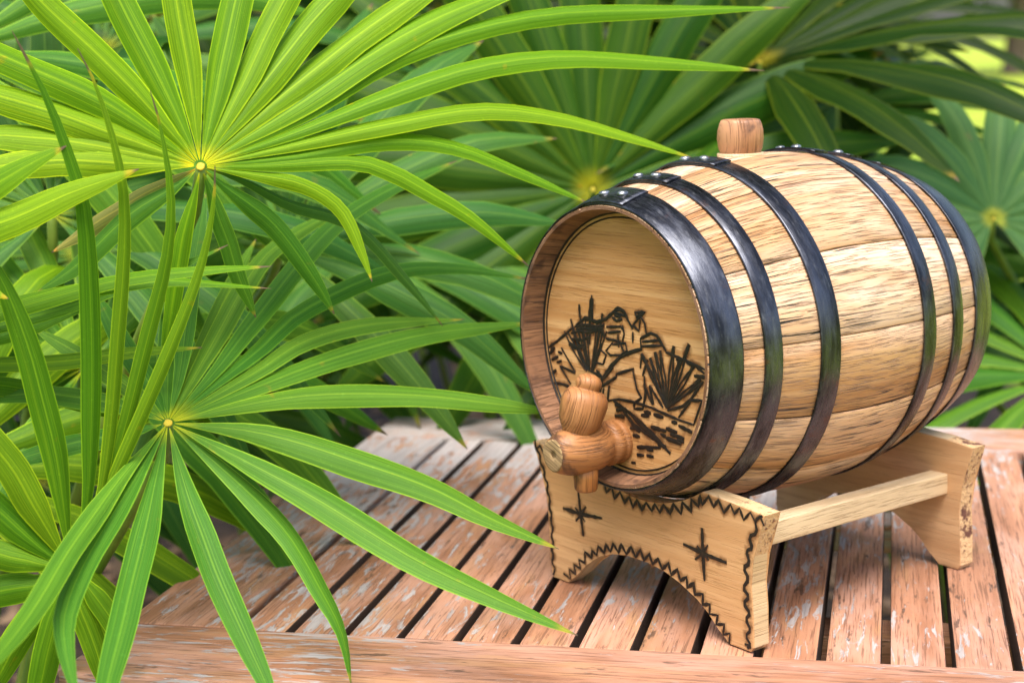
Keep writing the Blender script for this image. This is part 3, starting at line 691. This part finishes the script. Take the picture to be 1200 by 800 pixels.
def hub_mesh(parent, c, nrm, r, base):
    q = nrm.to_track_quat('Z', 'Y').to_matrix(); vs, fs = [], []; seg = 12
    prf = [(-.35, .45), (-.1, .70), (.02, .55), (.08, .32), (.03, .1)]
    for h, rr in prf:
        for k in range(seg):
            th = 6.28318 * k / seg; j = 1 + .18 * noise.noise(Vector((k * 1.3, h * 9, c.x * 30)))
            vs.append(c + q @ Vector((rr * r * j * math.cos(th), rr * r * j * math.sin(th), h * r)) - base)
    for i in range(len(prf) - 1):
        for k in range(seg): fs.append((i * seg + k, i * seg + (k + 1) % seg, (i + 1) * seg + (k + 1) % seg, (i + 1) * seg + k))
    fs.append(tuple((len(prf) - 1) * seg + k for k in range(seg)))
    return mesh_obj('leaf_hub', vs, fs, M['hub'], parent, None, True)
def petiole(root, base, hub, nrm, seed, r=.006):
    rs = random.Random(seed)
    b0 = base + Vector((rs.uniform(-.04, .04), rs.uniform(-.04, .04), 0.10))
    back = hub - nrm * 0.03
    mid = b0.lerp(back, .55) + Vector((rs.uniform(-.03, .03), rs.uniform(-.02, .04), .06)) - nrm * .05
    return tube('frond', [b0, mid, back, hub - nrm * .004], r * 1.25, r * .75, M['petiole'], root, base)
def palm(x, y, label, group='fan palms behind and beside the table', h=0.22):
    base = Vector((x, y, 0.006))
    root = empty('fan_palm', base, 0, label, 'palm', group)
    rs = random.Random(int(x * 1000 + y * 77))
    lean = Vector((rs.uniform(-.03, .03), rs.uniform(-.03, .03), 0))
    tube('trunk', [base - Vector((0, 0, .02)), base + lean * .5 + Vector((0, 0, h * .5)), base + lean + Vector((0, 0, h))], .055, .035, M['fibre'], root, base, 8, 12)
    return root, base
def hero_frond(root, base, hubpx, depth, grad, leaves, color, wpx=42, hr=.011, face=None, seed=1, fold=.3, tw=.22):
    """leaves: pixel waypoints outwards; the depth of each follows the tilted plane of the frond plus droop"""
    rs = random.Random(seed); hub = at(hubpx[0], hubpx[1], depth)
    nrm = (face or Vector((.15, -.75, .65))).normalized()
    fr = petiole(root, base, hub, nrm, seed); hub_mesh(fr, hub, nrm, hr * .5, base)
    for lv in leaves:
        opt = {}
        if isinstance(lv, tuple) and isinstance(lv[-1], dict): lv, opt = lv
        dd = opt.get('d', 0.0); P = []
        tot = math.hypot(lv[-1][0] - hubpx[0], lv[-1][1] - hubpx[1])
        jit = rs.uniform(-.012, .012)
        for (px, py) in lv:
            rr = math.hypot(px - hubpx[0], py - hubpx[1]) / max(1, tot)
            dep = depth + grad[0] * (px - hubpx[0]) / 1000 + grad[1] * (py - hubpx[1]) / 1000 + (dd + jit) * rr
            P.append(at(px, py, dep))
        P = [hub + (P[0] - hub).normalized() * hr * .5] + P
        w = .9 * opt.get('w', wpx) * (depth + dd * .5) / FPX * rs.uniform(.92, 1.08)
        leaflet(P, w, nrm, fr, base, opt.get('c', color), fold * rs.uniform(.7, 1.2), 18, opt.get('rise', .36), opt.get('tw', rs.uniform(-tw, tw)), opt.get('bl', 1.0))
    return fr
def auto_frond(root, base, hub, nrm, R, n, color, seed, span=300, start=None, droop=.18, wmax=.034, hr=.009, n_seg=10):
    rs = random.Random(seed); nrm = nrm.normalized()
    fr = petiole(root, base, hub, nrm, seed); hub_mesh(fr, hub, nrm, hr * .5, base)
    up = Vector((0, 0, 1)); e1 = (up - nrm * up.dot(nrm)); e1 = e1.normalized() if e1.length > .05 else Vector((0, 1, 0)); e2 = nrm.cross(e1)
    for k in range(n):
        a = math.radians(-span / 2 + span * (k + .5) / n + rs.uniform(-2.5, 2.5))
        dr = e1 * math.cos(a) + e2 * math.sin(a)
        L = R * (.78 + .22 * math.cos(a * .6)) * rs.uniform(.9, 1.1); dp = droop * rs.uniform(.5, 1.5); cup = rs.uniform(.02, .10)
        P = [hub + dr * hr * .5, hub + dr * L * .35 + nrm * L * cup * .6]
        P.append(hub + dr * L * .68 + nrm * L * cup - up * L * dp * .30)
        P.append(hub + dr * L * .98 + nrm * L * cup * .8 - up * L * dp)
        leaflet(P, wmax * rs.uniform(.85, 1.1), nrm, fr, base, color, .4, n_seg, .40, rs.uniform(-.5, .5))
    return fr

GG = (0.075, 0.20, 0.065); GF = (0.020, 0.085, 0.003); GA = (0.15, 0.31, 0.005); GB = (0.065, 0.21, 0.016); GC = (0.10, 0.24, 0.006); GD = (0.016, 0.072, 0.004); GE = (0.05, 0.165, 0.025); GK = (0.006, 0.030, 0.001)  # the darkest greens put the shade of the deep fronds into the leaf colour
root, base = palm(-.62, 1.46, 'large bright green fan palm spreading over the left end of the table', h=.30)
A_L = [[(110, 172), (0, 160), (-80, 166)], [(110, 150), (-10, 112), (-130, 95)], [(120, 120), (0, 66), (-150, 0)], [(145, 95), (52, 5), (-20, -80)], [(190, 100), (140, 0), (85, -130)], [(222, 90), (207, 0), (190, -150)],
       [(257, 95), (277, 0), (310, -130)], [(283, 105), (334, 0), (400, -110)], [(305, 105), (390, 0), (470, -80)], [(330, 115), (440, 30), (530, -30), (590, -60)], [(350, 125), (470, 45), (570, 0), (660, -25)],
       ([(350, 140), (460, 70), (560, 35), (660, 17), (800, 12), (926, 9)], dict(w=34)), ([(350, 155), (460, 112), (560, 80), (660, 68), (780, 74), (896, 83)], dict(w=36)), ([(350, 170), (450, 148), (560, 130), (650, 138), (740, 162), (817, 187)], dict(w=30)),
       ([(350, 183), (450, 165), (530, 172), (610, 203), (694, 240)], dict(w=28)), ([(300, 195), (412, 190), (462, 204), (502, 226), (552, 256), (620, 312)], dict(w=27)), ([(300, 206), (354, 217), (399, 246), (425, 300), (436, 330)], dict(w=24)),
       ([(285, 212), (340, 240), (415, 265), (480, 334), (519, 382)], dict(w=22, d=.08, c=GE)), ([(262, 218), (320, 262), (365, 322), (392, 368)], dict(w=30, d=.05, c=GB)), ([(247, 225), (266, 282), (282, 330), (300, 372)], dict(w=28, d=.06, c=GB)),
       ([(228, 228), (214, 282), (200, 370), (190, 430)], dict(w=26, d=.05, c=GA)), ([(207, 218), (150, 255), (90, 312), (40, 345)], dict(w=34, d=.04, c=GB)), [(150, 192), (50, 190), (-70, 205)], ([(190, 218), (130, 252), (60, 296)], dict(w=32, d=.12, c=(.40, .38, .10)))]
hero_frond(root, base, (235, 195), 1.17, (.26, -.10), A_L, GA, 44, .010, Vector((.05, -.80, .45)), 2, .5)
B_L = [([(250, 438), (300, 374), (380, 275), (450, 226), (536, 188)], dict(w=34)), ([(212, 430), (225, 330), (238, 245), (243, 225)], dict(w=30)), ([(240, 420), (300, 315), (345, 275), (405, 243)], dict(w=36, d=.04)),
       ([(300, 413), (354, 365), (448, 322), (530, 314), (625, 328)], dict(w=30)), ([(300, 437), (358, 400), (435, 380), (545, 374)], dict(w=28)), ([(300, 455), (390, 422), (502, 392), (625, 378)], dict(w=40)),
       ([(300, 473), (390, 463), (502, 465), (660, 484)], dict(w=42)), ([(300, 507), (390, 533), (502, 572), (570, 606), (655, 643)], dict(w=46, d=-.04)), ([(300, 547), (390, 597), (480, 653), (570, 697), (677, 744)], dict(w=44, d=-.10)),
       ([(264, 553), (332, 621), (374, 689), (400, 742), (412, 805)], dict(w=38, tw=.9)), ([(217, 570), (243, 643), (272, 715), (311, 800), (330, 850)], dict(w=36)), ([(180, 575), (158, 672), (126, 800), (106, 880)], dict(w=37)),
       ([(140, 562), (85, 640), (36, 719), (0, 765), (-40, 810)], dict(w=29, d=-.06)), ([(165, 550), (110, 640), (80, 705), (76, 752), (92, 830)], dict(w=30, d=-.03)), ([(145, 508), (70, 524), (-10, 548)], dict(w=30, d=.06)),
       ([(150, 478), (60, 462), (-40, 468)], dict(w=32, d=.06)), ([(178, 455), (140, 395), (110, 340)], dict(w=32, d=.06)), ([(196, 460), (198, 400), (202, 330)], dict(w=30, d=.05)), ([(160, 462), (100, 420), (40, 385)], dict(w=30, d=.07)), ([(225, 440), (268, 340), (300, 280)], dict(w=30, d=.06))]
hero_frond(root, base, (197, 495), 1.17, (.30, -.55), B_L, GB, 44, .010, Vector((.12, -.72, .68)), 3)
C_L = [([(103, 580), (107, 400), (100, 260), (83, 190), (55, 115), (14, 36)], dict(w=29, rise=.3, bl=.55)), ([(118, 580), (138, 400), (146, 250), (133, 165), (108, 90), (91, 57)], dict(w=20, rise=.3, bl=.6)), ([(128, 560), (172, 400), (196, 300), (200, 225), (187, 145), (176, 106)], dict(w=22, rise=.3, bl=.55)),
       ([(140, 545), (203, 400), (236, 310), (250, 240), (252, 194)], dict(w=20, rise=.3, bl=.6)), ([(75, 600), (60, 510), (32, 405), (0, 325), (-30, 280)], dict(w=36)), ([(55, 620), (10, 545), (-60, 450)], dict(w=44)), ([(45, 640), (-10, 590), (-90, 520)], dict(w=44)),
       ([(45, 660), (-10, 645), (-90, 620)], dict(w=42)), ([(45, 685), (-10, 695), (-90, 715)], dict(w=42)), ([(55, 705), (15, 760), (-20, 830)], dict(w=42)), ([(68, 715), (50, 790), (40, 860)], dict(w=40)), ([(92, 705), (112, 760), (130, 820)], dict(w=36)), ([(105, 690), (130, 725), (150, 770)], dict(w=30))]
hero_frond(root, base, (82, 665), 1.13, (.1, .12), C_L, GC, 40, .009, Vector((.35, -.85, .25)), 4, .5)
D_L = [([(-120, 300), (0, 262), (80, 228), (163, 198)], dict(w=46)), ([(-120, 285), (-20, 225), (30, 195), (78, 171)], dict(w=44)), ([(-140, 250), (-60, 180), (0, 130)], dict(w=40)), ([(-120, 320), (-40, 330), (10, 350)], dict(w=40))]
hero_frond(root, base, (-230, 330), 1.08, (-.02, .1), D_L, GA, 44, .009, Vector((.2, -.85, .4)), 5)
E_L = [([(-60, 378), (40, 350), (120, 336), (200, 330), (318, 338)], dict(w=24, tw=.5, c=GA)), ([(-60, 385), (60, 350), (150, 327), (240, 317), (318, 312)], dict(w=26, c=GA)), ([(-60, 395), (60, 365), (160, 330), (220, 308), (267, 287)], dict(w=22, d=.05)), ([(-60, 405), (40, 378), (120, 345), (170, 330)], dict(w=34, d=.06)),
       ([(-60, 425), (60, 425), (150, 413), (237, 407)], dict(w=24, d=.03)), ([(-60, 445), (40, 458), (150, 492)], dict(w=30, d=.06))]
hero_frond(root, base, (-190, 415), 1.14, (.02, .05), E_L, GC, 30, .009, Vector((.1, -.8, .6)), 6)
# deeper fronds of the same palm
def V(a, b, c): return Vector((a, b, c))
k = 50
for px, py, dp, n_, R, n, c, dr in ((60, 250, 1.42, V(.1, -.7, .6), .36, 15, GE, .25), (330, 290, 1.50, V(.1, -.8, .5), .32, 15, GE, .12), (100, 430, 1.40, V(.3, -.7, .6), .34, 14, GB, .3), (-80, 560, 1.3, V(.4, -.7, .5), .36, 14, GC, .25), (-60, 60, 1.40, V(.3, -.8, .4), .40, 15, GB, .25)):
    auto_frond(root, base, at(px, py, dp), n_, R, n, c, k, droop=dr); k += 1

def bushy(x, y, label, hubs, group='fan palms behind and beside the table'):
    global k
    root, base = palm(x, y, label, group)
    for px, py, dp, n_, R, n, c, dr, *wd in hubs:
        auto_frond(root, base, at(px, py, dp), V(*n_), R, n, c, k, droop=dr, wmax=wd[0] if wd else .036); k += 1
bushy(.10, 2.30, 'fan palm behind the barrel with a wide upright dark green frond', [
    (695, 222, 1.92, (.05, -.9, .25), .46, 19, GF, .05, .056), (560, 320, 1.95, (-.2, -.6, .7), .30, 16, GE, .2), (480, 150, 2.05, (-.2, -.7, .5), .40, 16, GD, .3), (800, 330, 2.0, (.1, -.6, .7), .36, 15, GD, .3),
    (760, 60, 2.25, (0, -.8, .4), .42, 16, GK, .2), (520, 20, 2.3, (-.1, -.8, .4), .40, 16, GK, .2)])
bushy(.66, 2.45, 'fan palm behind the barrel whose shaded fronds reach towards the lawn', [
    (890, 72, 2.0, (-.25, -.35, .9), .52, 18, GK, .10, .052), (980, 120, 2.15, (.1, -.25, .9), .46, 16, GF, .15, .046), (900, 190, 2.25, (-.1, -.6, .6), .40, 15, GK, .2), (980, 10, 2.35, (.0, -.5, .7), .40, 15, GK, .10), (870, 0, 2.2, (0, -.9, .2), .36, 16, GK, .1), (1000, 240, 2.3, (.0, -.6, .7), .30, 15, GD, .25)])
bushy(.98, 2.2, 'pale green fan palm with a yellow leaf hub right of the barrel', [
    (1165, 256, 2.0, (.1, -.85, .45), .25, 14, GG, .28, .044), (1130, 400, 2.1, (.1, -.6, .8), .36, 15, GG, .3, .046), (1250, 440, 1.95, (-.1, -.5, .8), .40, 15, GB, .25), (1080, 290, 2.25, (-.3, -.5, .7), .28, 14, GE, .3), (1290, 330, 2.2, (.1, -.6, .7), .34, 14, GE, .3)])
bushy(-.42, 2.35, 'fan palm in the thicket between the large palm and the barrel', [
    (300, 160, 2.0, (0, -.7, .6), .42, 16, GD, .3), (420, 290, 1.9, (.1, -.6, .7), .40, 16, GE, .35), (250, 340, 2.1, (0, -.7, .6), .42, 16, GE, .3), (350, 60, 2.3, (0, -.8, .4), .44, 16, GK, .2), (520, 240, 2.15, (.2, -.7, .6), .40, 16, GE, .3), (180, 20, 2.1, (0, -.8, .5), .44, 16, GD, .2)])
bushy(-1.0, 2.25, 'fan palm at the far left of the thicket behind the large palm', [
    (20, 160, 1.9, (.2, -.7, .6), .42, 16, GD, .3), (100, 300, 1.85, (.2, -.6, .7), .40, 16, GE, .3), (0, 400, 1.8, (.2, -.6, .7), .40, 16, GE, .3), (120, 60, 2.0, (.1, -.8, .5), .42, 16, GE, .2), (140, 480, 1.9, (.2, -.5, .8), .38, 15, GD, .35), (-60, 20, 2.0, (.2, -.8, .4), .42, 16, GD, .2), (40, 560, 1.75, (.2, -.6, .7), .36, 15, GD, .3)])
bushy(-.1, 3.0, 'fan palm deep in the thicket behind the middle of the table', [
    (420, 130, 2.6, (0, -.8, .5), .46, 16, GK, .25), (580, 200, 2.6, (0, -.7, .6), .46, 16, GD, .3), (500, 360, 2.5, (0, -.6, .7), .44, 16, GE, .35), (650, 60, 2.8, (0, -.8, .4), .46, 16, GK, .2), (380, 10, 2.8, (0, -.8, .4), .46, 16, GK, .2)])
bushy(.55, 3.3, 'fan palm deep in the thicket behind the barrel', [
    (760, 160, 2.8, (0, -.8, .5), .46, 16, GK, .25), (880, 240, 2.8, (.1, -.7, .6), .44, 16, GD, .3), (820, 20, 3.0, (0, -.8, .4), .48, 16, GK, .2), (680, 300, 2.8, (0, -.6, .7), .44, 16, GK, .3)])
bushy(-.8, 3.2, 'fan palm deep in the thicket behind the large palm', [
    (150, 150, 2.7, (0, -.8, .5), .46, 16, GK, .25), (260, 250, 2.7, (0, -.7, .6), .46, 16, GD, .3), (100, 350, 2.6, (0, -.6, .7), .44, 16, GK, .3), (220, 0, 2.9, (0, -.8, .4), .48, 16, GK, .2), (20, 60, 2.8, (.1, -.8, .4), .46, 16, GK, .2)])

# ------------------------------------------------------------------ dark shrubs behind the palms, trees beyond the lawn
def leafy(name, root, base, c, rx, ry, rz, n, size, mat, seed, lobes=9):
    rs = random.Random(seed); vs, fs = [], []
    cl = []
    for i in range(lobes):
        d_ = Vector((rs.gauss(0, 1), rs.gauss(0, 1), rs.gauss(0, .8))).normalized(); cl.append((Vector((d_.x * rx * .55, d_.y * ry * .55, d_.z * rz * .6)), rs.uniform(.4, .62)))
    for i in range(n):
        cc, cr = cl[rs.randrange(lobes)]; d_ = Vector((rs.gauss(0, 1), rs.gauss(0, 1), rs.gauss(0, 1))).normalized() * (rs.random() ** .35) * cr
        p = c + cc + Vector((d_.x * rx, d_.y * ry, d_.z * rz))
        if p.z < .05: p.z = .05 + rs.random() * .1
        a = Vector((rs.gauss(0, 1), rs.gauss(0, 1), rs.gauss(0, .6))).normalized(); b_ = a.cross(Vector((rs.gauss(0, 1), rs.gauss(0, 1), rs.gauss(0, 1)))).normalized(); s = size * rs.uniform(.6, 1.3); b = len(vs)
        for q in (p - a * s, p + b_ * s * .36 - a * s * .1, p + a * s, p - b_ * s * .36 - a * s * .1): vs.append(q - base)
        fs.append((b, b + 1, b + 2, b + 3))
    return mesh_obj(name, vs, fs, mat, root)
def shrub(x, y, rx, rz, label, seed):
    base = Vector((x, y, .006 if x < 2 else 0)); root = empty('shrub', base, 0, label, 'shrub', 'dark shrubs closing the thicket')
    rs = random.Random(seed)
    for i in range(5):
        a = rs.random() * 6.28; tube('stem', [base - V(0, 0, .02), base + V(math.cos(a) * rx * .3, math.sin(a) * rx * .3, rz * .7), base + V(math.cos(a) * rx * .5, math.sin(a) * rx * .4, rz * 1.4)], .016, .006, M['treebark'], root, base, 6, 6)
    leafy('foliage', root, base, base + V(0, 0, rz), rx, rx * .6, rz, 4500, .055, M['shrub'], seed, 12)
for i, (x, y, rx, rz) in enumerate(((-1.9, 4.0, .8, .95), (-1.0, 4.3, .8, 1.0), (-.1, 4.4, .75, 1.0), (.65, 4.5, .62, .95))):
    shrub(x, y, rx, rz, ['dark leafy shrub behind the far left palm', 'dark leafy shrub behind the large palm', 'dark leafy shrub behind the middle of the table', 'dark leafy shrub behind the barrel beside the lawn'][i], 60 + i)
def tree(x, y, h, rx, label, seed):
    base = Vector((x, y, 0)); root = empty('tree', base, 0, label, 'tree', 'trees beyond the lawn'); rs = random.Random(seed)
    tr = tube('trunk', [base - V(0, 0, .1), base + V(.2, 0, h * .3), base + V(-.1, .1, h * .6)], h * .035, h * .018, M['treebark'], root, base, 8, 10)
    for i in range(5):
        a = rs.random() * 6.28; tube('limb', [base + V(.15, 0, h * .32), base + V(math.cos(a) * rx * .3, math.sin(a) * rx * .3, h * .5), base + V(math.cos(a) * rx * .6, math.sin(a) * rx * .6, h * .68)], h * .014, h * .005, M['treebark'], tr, base, 6, 6)
    leafy('crown', root, base, base + V(0, 0, h * .5), rx, rx, h * .5, 5000, h * .035, M['tree'], seed, 16)
for i, (x, y, h, rx) in enumerate(((6, 40, 9, 4.5), (14, 44, 10, 5), (22, 42, 8, 4.5), (30, 46, 10, 5))):
    tree(x, y, h, rx, 'leafy green tree standing beyond the lawn', 80 + i)

# unseen broad tree, added so its crown shades the back of the thicket
def added_shade_tree():
    base = Vector((.1, 5.0, .0)); root = empty('added_shade_tree', base, 0, 'unseen broad dark leafed tree added behind the palm thicket to shade it', 'tree')
    tr = tube('trunk', [base - V(0, 0, .1), base + V(.05, -.1, 1.2), base + V(0, -.5, 2.6)], .13, .07, M['treebark'], root, base, 8, 12)
    for q in ((-1.2, -1.4), (.9, -1.6), (0, -2.0), (-.6, -.3), (.9, .2)):
        tube('limb', [base + V(.03, -.2, 1.6), base + V(q[0] * .5, q[1] * .6, 2.5), base + V(q[0], q[1], 3.1)], .05, .015, M['treebark'], tr, base, 6, 8)
    leafy('crown', root, base, base + V(.1, -1.1, 3.0), 2.5, 1.9, 0.9, 17000, .075, M['shrub'], 99, 22)
added_shade_tree()
